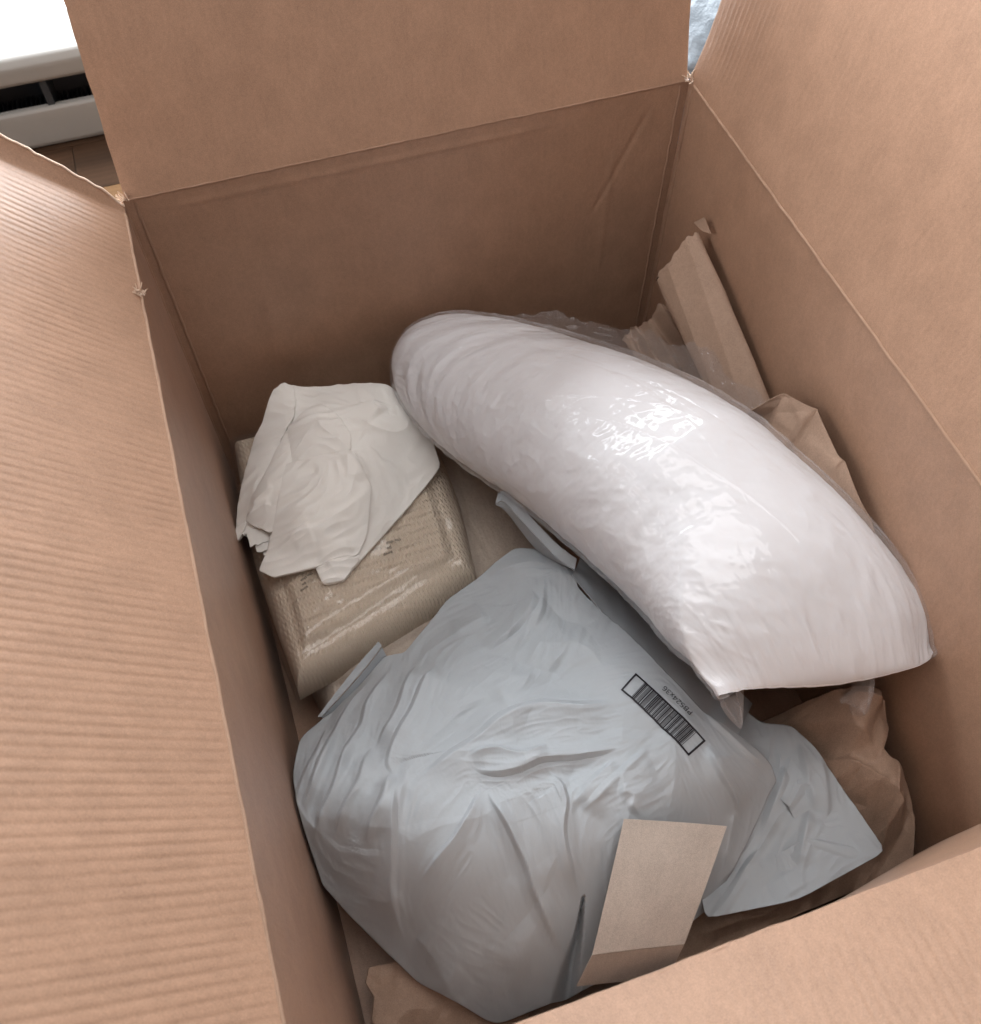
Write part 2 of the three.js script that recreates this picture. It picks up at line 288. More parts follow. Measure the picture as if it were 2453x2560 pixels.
{
  const c = thing('white_curtain', 'white curtain hanging down behind the baseboard heater', 'curtain');
  part('panel', sheet((u, v) => { const y = lerp(-0.40, 1.7, v), x = lerp(-1.35, -0.075 - 0.62 * (y + 0.33), u); return V3(x, y, -0.990 + 0.008 * Math.sin(u * 34) + 0.005 * Math.sin(u * 71 + v * 3)); }, 220, 24, [1.2, 2]), M.curtain, c);
  settle(c);
}
{
  const b = thing('plastic_bag', 'glossy pale grey plastic bag on the floor beyond the box corner', 'bag');
  const g = new THREE.SphereGeometry(1, 120, 80), p = g.attributes.position;
  for (let i = 0; i < p.count; i++) {
    const x = p.getX(i), y = p.getY(i), z = p.getZ(i), k = 1 + 0.12 * fbm(x * 1.6, y * 1.6, z * 1.6) + 0.09 * ridge(x * 2.4 + 4, y * 2.4, z * 2.4, 4);
    p.setXYZ(i, 1.03 + 0.22 * x * k, Math.max(-0.519, -0.40 + 0.15 * y * k), -0.60 + 0.22 * z * k);
  }
  g.computeVertexNormals();
  part('film', g, M.bag, b);
  settle(b);
}

// ---------------------------------------------------------------- the cardboard box
const W = 0.6, D = 0.7863, H = 0.5, T = 0.006;
const box = thing('cardboard_box', 'large open brown cardboard box with its four flaps spread', 'box');
const wav = (a, b, s) => 0.0016 * fbm(a * 5, b * 5, s, 3) * sm(0, 0.12, 1 - b);
const dent = (x, y, ax, ay, bx, by, w) => { const dx = bx - ax, dy = by - ay, t = Math.min(1, Math.max(0, ((x - ax) * dx + (y - ay) * dy) / (dx * dx + dy * dy))), d = Math.hypot(x - ax - t * dx, y - ay - t * dy) / w; return Math.exp(-d * d) * sm(0, 0.15, t) * sm(0, 0.15, 1 - t); };
const FLUTE = 0.0075;
const flute = (t, a) => { const p = (t / FLUTE) * Math.PI * 2 + 0.5 * N3(t * 25, 3, 1); return a * (0.75 * Math.cos(p) - 0.3 * Math.cos(2 * p + 0.7)) * (0.8 + 0.6 * N3(t * 40, 0, 2)); };
{
  const P = Math.PI / 180;
  part('back_wall', board((u, v) => V3(u * W, -H + v * H, wav(u, v, 1) - 0.0012 * dent(u * W, -H + v * H, 0.56, -0.02, 0.50, -0.16, 0.003) + 0.001 * dent(u * W, -H + v * H, 0.52, -0.06, 0.52, -0.26, 0.004) + 0.0008 * dent(u * W, -H + v * H, 0.105, -0.10, 0.105, -0.30, 0.004) + 0.0008 * dent(u * W, -H + v * H, 0.02, -0.018, 0.46, -0.02, 0.003)), 220, 160, T, [W, H]), M.board, box);
  part('left_wall', board((u, v) => V3(wav(u, v, 2), -H + v * H, lerp(0.786, 0, u)), 70, 50, T, [D, H]), M.board, box);
  part('right_wall', board((u, v) => V3(W + wav(u, v, 3), -H + v * H, u * 0.786), 70, 50, T, [D, H]), M.board, box);
  part('front_wall', board((u, v) => { const x = W - u * W, y = -H + v * H; return V3(x, y, 0.786 + 0.014 * Math.max(-1, y / 0.3) - 0.02 * sm(0.4, W, x) * sm(0.02, 0.2, -y)); }, 60, 50, T, [W, H]), M.board, box);
  part('bottom_panel', board((u, v) => V3(u * W, -H + wav(u, v, 9), D - v * D), 20, 20, T, [W, D]), M.board, box);

  // flaps: u runs along the hinge, v away from it
  const LF = 0.3;
  const jag = (t, s) => 0.0012 * N3(t * 160, s, 0) + 0.0008 * N3(t * 420, s, 3);
  const backFlap = (u, v) => { const l = v * LF, x0 = 0.002 + 0.045 * l + jag(l, 1) * (u === 0), x1 = W - 0.003 + 0.02 * l + jag(l, 2), x = lerp(x0, x1, u), t = 18 * P; return V3(x, l * Math.cos(t), -l * Math.sin(t) + 0.004 * N3(x * 4, l * 5, 4) * sm(0, 0.05, l) + flute(x, 0.00007) * sm(0.02, 0.12, l)); };
  const leftFlap = (u, v) => { const l = v * LF, z = lerp(0.782, 0.008 + jag(l, 5), u), t = (47 + 5 * N3(z * 2, 1, 1) * v) * P; return V3(-l * Math.cos(t), l * Math.sin(t) + flute(z, 0.00036) * sm(0, 0.010, l) * (0.75 + 0.9 * N3(z * 7, l * 14, 8)) + 1.15 * Math.max(0, 0.017 + 0.007 * sm(0, 0.12, l) - z) * sm(0, 0.02, l), z); };
  const rightFlap = (u, v) => { const l = v * LF, z = lerp(0.001 + jag(l, 7), 0.782, u), t = 80 * P; return V3(W + l * Math.cos(t) + flute(z, 0.00002 + 0.00016 * sm(0.20, 0.0, z)) * sm(0.01, 0.05, l) + 0.003 * (0.5 + N3(z * 3, l * 4, 6)) * sm(0, 0.05, l), l * Math.sin(t), z); };
  const frontFlap = (u, v) => { const l = v * LF, x = lerp(W, 0, u), t = 5 * P; return V3(x, l * Math.sin(t) + flute(x, 0.00009) * sm(0, 0.03, l), 0.786 + l * Math.cos(t)); };
  const bf = part('back_flap', board(backFlap, 400, 16, T, [W, LF]), M.board, box);
  const lf = part('left_flap', board(leftFlap, 720, 24, T, [D, LF]), M.board, box);
  const rf = part('right_flap', board(rightFlap, 720, 24, T, [D, LF]), M.board, box);
  const ff = part('front_flap', board(frontFlap, 560, 24, T, [W, LF]), M.board, box);

  // creases: the pressed ridge of paper where a flap folds off its wall
  const crease = (a, b, r, s, bow) => { const A = V3(...a), B = V3(...b), n = 160; const pts = []; for (let i = 0; i <= n; i++) { const t = i / n; pts.push(A.clone().lerp(B, t).add(V3(0.0008 * N3(t * 30, s, 0), 0.0007 * N3(t * 44, s, 5), 0.0008 * N3(t * 30, s, 9)))); } return new THREE.TubeGeometry(new THREE.CatmullRomCurve3(pts), 320, r, 8); };
  part('crease', crease([0.004, -0.0004, -0.0006], [W - 0.004, -0.0004, -0.0006], 0.0013, 1), M.board, bf);
  part('crease', crease([-0.0003, 0.0002, 0.02], [-0.0003, 0.0002, D - 0.01], 0.0015, 2), M.boardEdge, lf);
  part('crease', crease([W - 0.0004, 0.0006, 0.012], [W - 0.0004, 0.0006, D - 0.01], 0.0014, 3), M.boardEdge, rf);
  part('crease', crease([0.01, -0.002, 0.7875], [W - 0.01, -0.002, 0.7875], 0.002, 4), M.board, ff);
  // upright corner scores: two pressed ridges with a groove between them
  const upright = (x, z, s) => crease([x, -0.004, z], [x, -H + 0.004, z], 0.0016, s);
  part('corner_score', upright(W - 0.0095, 0.0002, 11), M.board, box);
  part('corner_score', upright(W - 0.0002, 0.0085, 12), M.board, box);
  part('corner_score', upright(0.0002, 0.010, 13), M.board, box);
  part('corner_score', upright(0.010, 0.0002, 14), M.board, box);

  // torn paper fibres at the corners and along the creases
  const tuft = (x, y, z, n, len, seed) => { const r = rng(seed), g = []; for (let k = 0; k < n; k++) { const a = V3(x + (r() - 0.5) * len * 0.9, y + (r() - 0.3) * len * 0.3, z + (r() - 0.5) * len * 0.9), d = V3(r() - 0.5, r() * 0.8, r() - 0.5).normalize().multiplyScalar(len * (0.4 + 0.6 * r())), m = a.clone().addScaledVector(d, 0.5).add(V3((r() - 0.5) * len * 0.3, (r() - 0.5) * len * 0.2, (r() - 0.5) * len * 0.3)); g.push(new THREE.TubeGeometry(new THREE.CatmullRomCurve3([a, m, a.clone().add(d)]), 6, 0.00035 + 0.0004 * r(), 4)); } return mergeGeometries(g); };
  { const pts = []; for (let i = 0; i <= 60; i++) { const q = leftFlap(1, (i / 60)); pts.push(q.add(V3(0, 0.0004 + 0.0003 * N3(i * 0.7, 1, 1), 0.0006))); } part('torn_edge', new THREE.TubeGeometry(new THREE.CatmullRomCurve3(pts), 200, 0.0012, 6), M.fluff, lf); }
  part('torn_fibres', tuft(0.000, 0.002, 0.132, 15, 0.010, 21), M.fluff, lf);
  part('torn_fibres', tuft(0.002, 0.000, 0.000, 16, 0.010, 22), M.fluff, bf);
  part('torn_fibres', tuft(W - 0.001, 0.002, 0.002, 26, 0.012, 23), M.fluff, rf);
  settle(box);
}

// ---------------------------------------------------------------- bottom layer: beige pack, blanket pack
function puffyBlock(c, yTop, yBot, edge, top, n = 160) { // c: four corners in plan (back left, back right, front right, front left)
  const at = (u, v) => [lerp(lerp(c[0][0], c[1][0], u), lerp(c[3][0], c[2][0], u), v), lerp(lerp(c[0][1], c[1][1], u), lerp(c[3][1], c[2][1], u), v)];
  // unfold u, v in -e..1+e: beyond 0..1 the surface turns down the side
  const e = 0.28;
  return sheet((a, b) => {
    let u = lerp(-e, 1 + e, a), v = lerp(-e, 1 + e, b);
    const du = u < 0 ? -u : u > 1 ? u - 1 : 0, dv = v < 0 ? -v : v > 1 ? v - 1 : 0, d = Math.min(1, Math.max(du, dv) / e);
    const cu = Math.min(1, Math.max(0, u)), cv = Math.min(1, Math.max(0, v)), [x, z] = at(cu, cv), [mx, mz] = at(0.5, 0.5);
    const bx = x - mx + 0.05 * (cu - 0.5) * N3(x * 14, 1, z * 14), bz = z - mz, out = edge * Math.sin(Math.PI * d * 0.5 + 0) * (d > 0 ? 1 : 0), l = Math.hypot(bx, bz) || 1;
    const y = d === 0 ? yTop + top(x, z, Math.min(cu, 1 - cu, cv, 1 - cv)) : lerp(yTop + top(x, z, 0), yBot, 1 - Math.cos(Math.PI * 0.5 * d));
    return V3(x + (bx / l) * out, y, z + (bz / l) * out);
  }, n, n, [0.4, 0.4]);
}
{
  const p = thing('beige_pack', 'flat beige wrapped pack lying under the knitted blanket pack', 'package');
  const g = puffyBlock([[0.04, 0.04], [0.36, 0.04], [0.36, 0.39], [0.065, 0.432]], -0.404, -0.497, 0.034, (x, z, m) => 0.010 * sm(0, 0.1, m) + 0.006 * fbm(x * 8, 2, z * 8) - 0.0016 * Math.exp(-((((((x - 0.2 * z + 1) * 11) % 1) - 0.5) / 0.03) ** 2)), 180);
  part('wrapper', planUV(g, 1), M.pack, p);
  settle(p);
}
const blanketCorners = [[0.033, 0.046], [0.246, 0.056], [0.236, 0.292], [0.036, 0.358]];
const blanketTop = (x, z, m) => 0.010 * sm(0, 0.07, m) + 0.007 * fbm(x * 9, 4, z * 9, 2) + 0.0011 * Math.sin((z + 0.22 * x) * 420 + 5 * fbm(x * 9, 1, z * 9, 3)) * sm(0, 0.02, m);
{
  const b = thing('knitted_blanket_pack', 'folded beige knitted blanket sealed in glossy clear plastic with small print', 'blanket');
  part('blanket', planUV(puffyBlock(blanketCorners, -0.354, -0.402, 0.028, blanketTop, 220), 1), M.knit, b);
  const wrapTop = (x, z, m) => 0.010 * sm(0, 0.07, m) + 0.007 * fbm(x * 9, 4, z * 9, 2) + 0.0045 + 0.005 * ridge(x * 11, 1, z * 13 + x * 5, 3) + 0.010 * sm(0.3, 0.7, ridge(x * 7 + 2, 3, z * 9, 2)) * sm(0.10, 0.22, x) + 0.003 * fbm(x * 22, 5, z * 22, 3);
  const wrap = part('plastic_wrap', planUV(puffyBlock(blanketCorners, -0.352, -0.404, 0.036, wrapTop, 260), 1), M.wrapFilm, b);
  // the small safety print on the wrap, half under the cloth
  const cv = document.createElement('canvas'); cv.width = 512; cv.height = 256; const x = cv.getContext('2d');
  x.clearRect(0, 0, 512, 256); x.fillStyle = '#14100c'; x.font = 'bold 38px sans-serif';
  ['Keep', 'Do', 'The thin'].forEach((t, i) => x.fillText(t, [150, 138, 20][i], 70 + i * 48));
  const tx = new THREE.CanvasTexture(cv); tx.colorSpace = THREE.SRGBColorSpace;
  const ink = std({ map: tx, transparent: true, roughness: 0.6 });
  const print = (cx, cz, ang, w, h, name) => { const ca = Math.cos(ang), sa = Math.sin(ang); return part(name, sheet((u, v) => { const a = (u - 0.5) * w, q = (0.5 - v) * h, X = cx + a * ca - q * sa, Z = cz + a * sa + q * ca; return V3(X, -0.352 + wrapTop(X, Z, 0.2) + 0.0012, Z); }, 30, 12), ink, wrap); };
  print(0.152, 0.262, Math.PI - 0.14, 0.062, 0.031, 'printed_text');
  print(0.050, 0.279, Math.PI - 0.38, 0.055, 0.028, 'printed_text');
  settle(b);
}

// ---------------------------------------------------------------- white cloth on the blanket
{
  const c = thing('white_cloth_bag', 'crumpled off white cloth bag thrown on the knitted blanket pack', 'cloth');
  const O = [[0.101,-0.265,0.0414],[0.1092,-0.27,0.0466],[0.1498,-0.275,0.0578],[0.1604,-0.27,0.0595],[0.1918,-0.268,0.0706],[0.2176,-0.272,0.0783],[0.2338,-0.28,0.103],[0.2456,-0.29,0.1216],[0.2519,-0.31,0.142],[0.2533,-0.33,0.1742],[0.1913,-0.335,0.2219],[0.1463,-0.335,0.2546],[0.1045,-0.335,0.2858],[0.0802,-0.335,0.2829],[0.0771,-0.332,0.2629],[0.0298,-0.332,0.2584],[0.0148,-0.332,0.2445],[0.0271,-0.327,0.2294],[0.0405,-0.32,0.2049],[0.0148,-0.325,0.1812],[0.007,-0.333,0.1971],[0.0073,-0.328,0.1578],[0.0256,-0.32,0.116],[0.0472,-0.305,0.081],[0.0619,-0.292,0.0717],[0.0828,-0.27,0.0474]];
  const I = [[0.1181,-0.262,0.0904],[0.1537,-0.262,0.1208],[0.2044,-0.262,0.1193],[0.1821,-0.285,0.1669],[0.102,-0.285,0.1753],[0.1306,-0.285,0.202],[0.0811,-0.3,0.226],[0.1326,-0.312,0.2357],[0.0734,-0.29,0.1086],[0.0559,-0.3,0.1493],[0.0355,-0.31,0.1705],[0.2067,-0.31,0.1748]];
  const hb = heightFrom([...O, ...I]), CF = [[[[0.1625,0.2017],[0.1459,0.2161],[0.1218,0.2283],[0.0916,0.2356],[0.063,0.234],[0.0402,0.2356]],0.011,0.008,1],[[[0.1927,0.1043],[0.1923,0.1169],[0.1999,0.1291]],0.011,0.006,-1],[[[0.1735,0.1277],[0.1854,0.1394],[0.2016,0.145],[0.223,0.1391],[0.2352,0.1182]],0.01,0.005,1],[[[0.0931,0.1026],[0.1195,0.1186],[0.1363,0.132],[0.1504,0.1279]],0.006,0.003,1],[[[0.0983,0.1347],[0.1082,0.1266],[0.1187,0.1213],[0.1469,0.1549]],0.004,0.0025,1],[[[0.0801,0.2638],[0.0968,0.2606],[0.1111,0.2592],[0.1275,0.2589]],0.006,0.007,1],[[[0.085,0.2707],[0.1034,0.2661],[0.123,0.2646]],0.006,0.005,-1],[[[0.0241,0.1699],[0.0436,0.1684],[0.0578,0.1674]],0.006,0.006,1],[[[0.0147,0.1809],[0.0356,0.1802],[0.0497,0.1854]],0.005,0.008,1],[[[-0.0007,0.1921],[0.0187,0.2011],[0.0368,0.2141]],0.006,0.005,-1],[[[0.0612,0.2479],[0.0744,0.2432],[0.0865,0.2417]],0.009,0.003,1],[[[0.1518,0.1576],[0.1572,0.1717],[0.1616,0.1878],[0.164,0.1971]],0.007,0.005,-1],[[[0.1493,0.1612],[0.1428,0.1832],[0.1377,0.1958]],0.007,0.004,1]], fo = folds(CF, 1.15), wr = alignedWrinkles(CF, 0, 0.28, 0.02, 0.3, 0.0014, 80, 0.02, 7);
  const top = (x, z) => hb(x, z) + fo(x, z) + 0.0007 * wr(x, z) + 0.0015 * fbm(x * 16, 7, z * 16, 3);
  part('fabric', planUV(soft(O, [0.13, 0.165], top, 560, 170, [[0.992, 0.003], [0.975, 0.007], [0.9, 0.012], [0.4, 0.02]], -0.346, 1)), M.cloth, c);
  // folds of the same cloth laid over one another
  for (const [poly, lift, bulge] of [[[[0.062,0.0747],[0.0829,0.0497],[0.101,0.0429],[0.1101,0.054],[0.1068,0.0766],[0.1009,0.0946],[0.0891,0.1025],[0.0707,0.1164],[0.0473,0.1421],[0.0275,0.1599],[0.0151,0.1834],[0.0025,0.1961],[-0.0037,0.1976],[0.0078,0.1611],[0.0259,0.1195],[0.0474,0.0841]],0.004,0.003],[[[0.0276,0.1614],[0.0474,0.1437],[0.0708,0.1179],[0.0888,0.1052],[0.0895,0.1284],[0.0862,0.1553],[0.0664,0.1854],[0.0499,0.2105],[0.0389,0.2111],[0.0152,0.1846]],0.006,0.003],[[[0.0892,0.1046],[0.1078,0.0996],[0.1328,0.0938],[0.1457,0.1116],[0.152,0.1254],[0.1565,0.1448],[0.1515,0.1616],[0.1288,0.1619],[0.1,0.1603],[0.0843,0.1517],[0.0869,0.1273]],0.007,0.005],[[[0.0769,0.1469],[0.1103,0.1562],[0.1324,0.1604],[0.1501,0.1624],[0.1579,0.1814],[0.1636,0.2012],[0.1526,0.2285],[0.1412,0.2506],[0.1262,0.2665],[0.0819,0.2672],[0.0473,0.2642],[0.0303,0.2631],[0.0154,0.2496],[0.032,0.229],[0.0466,0.2027],[0.0652,0.1695]],0.009,0.003],[[[0.0802,0.2665],[0.0968,0.2632],[0.1274,0.2615],[0.1281,0.2678],[0.1045,0.2883],[0.0803,0.2855],[0.0773,0.2668]],0.006,0.004]]) {
    const cx = poly.reduce((q, p) => q + p[0], 0) / poly.length, cz = poly.reduce((q, p) => q + p[1], 0) / poly.length;
    const h = (x, z, r) => hb(x, z) + 0.6 * fo(x, z) + lift + bulge * (1 - r * r) + 0.0012 * wr(x, z) + 0.002 * fbm(x * 20, 3 + lift * 900, z * 20, 2);
    part('cloth_fold', planUV(soft(poly.map((p) => [p[0], 0, p[1]]), [cx, cz], h, 260, 70, [[0.996, 0.0012], [0.985, 0.004], [0.9, 0.008]], -0.346, 1)), M.cloth, c);
  }
  // lower layers of the folded bag that peep out at its end
  for (let k = 0; k < 4; k++) part('fold_layer', board((u, v) => { const x = lerp(0.012 + 0.006 * k, 0.075, u), z = lerp(0.165, 0.212 + 0.006 * k + 0.004 * N3(u * 9, k, 1), v); return V3(x, -0.3395 + 0.0045 * (3 - k) + 0.003 * N3(u * 5, v * 3, k) - 0.004 * v, z); }, 40, 20, 0.0012, [0.07, 0.06]), M.cloth, c);
  settle(c);
}

// ---------------------------------------------------------------- pillow in clear plastic
{
  const p = thing('white_pillow', 'plump white pillow wrapped in clear plastic lying across the box', 'pillow');
  const axis = new THREE.CatmullRomCurve3([V3(0.252, -0.262, 0.030), V3(0.344, -0.247, 0.165), V3(0.426, -0.208, 0.315), V3(0.460, -0.186, 0.412), V3(0.484, -0.172, 0.508), V3(0.4990, -0.180, 0.6065)], false, 'centripetal');
  const seam = V3(0.597 - 0.401, -0.02, 0.621 - 0.592).normalize();
  const shape = (s, th, grow) => {
    const c = axis.getPointAt(s), t = axis.getTangentAt(s), side = V3(0, 1, 0).cross(t).normalize();
    const e = sm(0.70, 1, s), wd = side.clone().lerp(seam, e).normalize(), up = t.clone().cross(wd).multiplyScalar(-1).normalize(); if (up.y < 0) up.negate();
    const back = Math.pow(1 - Math.pow(1 - Math.min(1, s / 0.30), 2.3), 1 / 2.1);
    const a = lerp(0.088, 0.107, sm(0.1, 0.6, s)) * back * (1 - 0.06 * sm(0.9, 1, s) + 0.05 * Math.exp(-(((s - 0.86) / 0.09) ** 2)) + (Math.cos(th) > 0 ? 0.10 * Math.cos(th) * Math.exp(-(((s - 0.94) / 0.05) ** 2)) : 0));
    const cs = Math.cos(th), sn = Math.sin(th), f = Math.min(1, (1 - s) / lerp(0.13, 0.34, sm(-0.5, 0.75, sn))), b = lerp(0.074, 0.101, sm(0.1, 0.6, s)) * back * Math.max(0.03, Math.pow(f, 0.55));
    const k = 0.8 * sm(0.93, 1, s);
    const q = c.clone().addScaledVector(wd, cs * a).addScaledVector(up, sn * Math.pow(Math.abs(sn), k) * b);
    // corners drawn out to points
    q.addScaledVector(t, sm(0.9, 1, s) * ((cs < 0 ? 0.006 : -0.010) * Math.pow(Math.abs(cs), 10) + 0.008 * sn * sn * (sn > 0 ? 1 : -1.5)));
    const n = wd.clone().multiplyScalar(cs / a).addScaledVector(up, sn / Math.max(b, 0.02)).normalize();
    return q.addScaledVector(n, grow);
  };
  const relief = (s, th) => {
    const L = s * 0.62, A = th * 0.1;
    const end = sm(0.8, 0.99, s), head = 1 - sm(0.12, 0.42, s);
    const th0 = ((th % (2 * Math.PI)) + 2 * Math.PI) % (2 * Math.PI), ear = (c0, c1, w) => { const f = sm(0.66, 0.985, s), line = lerp(c1, c0, sm(0.66, 1, s)), d = (th0 - line) / (w * (1.5 - 0.9 * f)); return f * Math.exp(-Math.sqrt(d * d + 0.02)); };
    return 0.006 * fbm(L * 7, A * 7, 1, 2) + 0.017 * ear(Math.PI * 0.97, Math.PI * 0.66, 0.36) - 0.010 * sm(0.8, 0.97, s) * Math.exp(-(((th0 - 1.5) / 0.7) ** 2))
      + 0.0032 * ridge(A * 6 + 2, L * 30 + 2.2 * Math.sin(A * 12), 3, 3) * (0.3 + 0.9 * head) * (1 - end)
      + 0.0036 * ridge(A * 46, L * 7, 8, 3) * end
      + 0.0020 * ridge(A * 30 + L * 12, L * 26, 12, 3);
  };
  part('pillow_case', sheet((u, v) => { const s = lerp(0.002, 0.999, v), th = -u * Math.PI * 2; return shape(s, th, relief(s, th) * Math.min(1, s / 0.06)); }, 420, 420, [0.66, 0.62], true), M.pillow, p);
  const rl = rng(77), LINES = []; for (let k = 0; k < 22; k++) LINES.push([0.2 + rl() * 2.6, (rl() - 0.65) * 2.6, 0.25 + 0.5 * rl(), 0.18 + 0.25 * rl(), (rl() - 0.4) * 0.0034, rl() * 9]);
  const lines = (s, th) => { const t = ((th % (2 * Math.PI)) + 2 * Math.PI) % (2 * Math.PI); let h = 0; for (const [o, m, c, l, a, ph] of LINES) { const d = (t - o - m * (s - c) - 0.10 * Math.sin(s * 9 + ph)) / 0.016, e = (s - c) / l; if (Math.abs(d) < 4 && Math.abs(e) < 1) h += a * Math.exp(-Math.abs(d)) * (1 - e * e); } return h; };
  const film = (s, th) => {
    const L = s * 0.62, A = th * 0.1, right = sm(-0.2, 0.7, Math.cos(th + 0.55)), left = sm(0.0, 0.8, Math.cos(th - 2.5)) ;
    return 0.0034
      + 0.0046 * ridge(A * 46 + 1.6 * N3(L * 4, 3, 1) + 3 * L, L * 2.2, 21, 3) * (0.15 + right)
      + 0.0020 * ridge(A * 16 + L * 8, L * 20, 25, 4) * (0.12 + 0.9 * left * sm(0.35, 0.6, s))
      + lines(s, th) + 0.0015 * Math.exp(-(((A * 10 + 1.9 + 1.4 * (s - 0.4)) / 0.05) ** 2)) + 0.0015 * Math.exp(-(((A * 10 + 2.9 - 0.9 * (s - 0.2)) / 0.04) ** 2));
  };
  const wrap = part('plastic_wrap', sheet((u, v) => { const s = lerp(0.004, 0.999, v), th = -u * Math.PI * 2; return shape(s, th, relief(s, th) * 0.92 * Math.min(1, s / 0.06) + film(s, th)); }, 860, 420, [0.66, 0.62], true), M.pillowFilm, p);
  // loose film standing off along the far side, and the gathered tips at the corners
  part('loose_film', sheet((u, v) => {
    const s = lerp(0.16, 0.72, u), w = 0.068 * Math.pow(Math.sin(Math.PI * Math.min(1, u * 1.02)), 0.6) * (0.75 + 0.35 * N3(u * 9, 1, 2));
    const q = shape(s, 0.62 - 0.25 * u, 0.004), o = shape(s, 0.30 - 0.25 * u, 0.004 + w);
    return q.lerp(o, v).add(V3(0, 0.012 * ridge(u * 14 + v * 2, v * 1.6, 1, 3) * v, 0.008 * N3(u * 26, v * 5, 4)));
  }, 260, 24, [0.4, 0.05]), M.film, wrap);
  const tip = (x, y, z, dx, dy, dz, len, r) => { const d = V3(dx, dy, dz).normalize(), q = V3(x, y, z), side = d.clone().cross(V3(0.3, 1, 0.2)).normalize(), up = side.clone().cross(d); return sheet((u, v) => { const a = u * Math.PI * 2, rr = r * Math.pow(1 - v, 0.8) * (1 + 0.35 * Math.sin(a * 5 + v * 4)) + 0.0006; return q.clone().addScaledVector(d, len * v).addScaledVector(side, Math.cos(a) * rr).addScaledVector(up, Math.sin(a) * rr * 0.5); }, 40, 16, [0.05, 0.05], true); };
  part('film_tip', tip(0.401, -0.178, 0.592, 0.1, -0.55, 0.6, 0.036, 0.012), M.film, wrap);
  part('film_tip', tip(0.520, -0.196, 0.622, 0.2, -0.75, 0.5, 0.030, 0.020), M.film, wrap);
  settle(p);
}

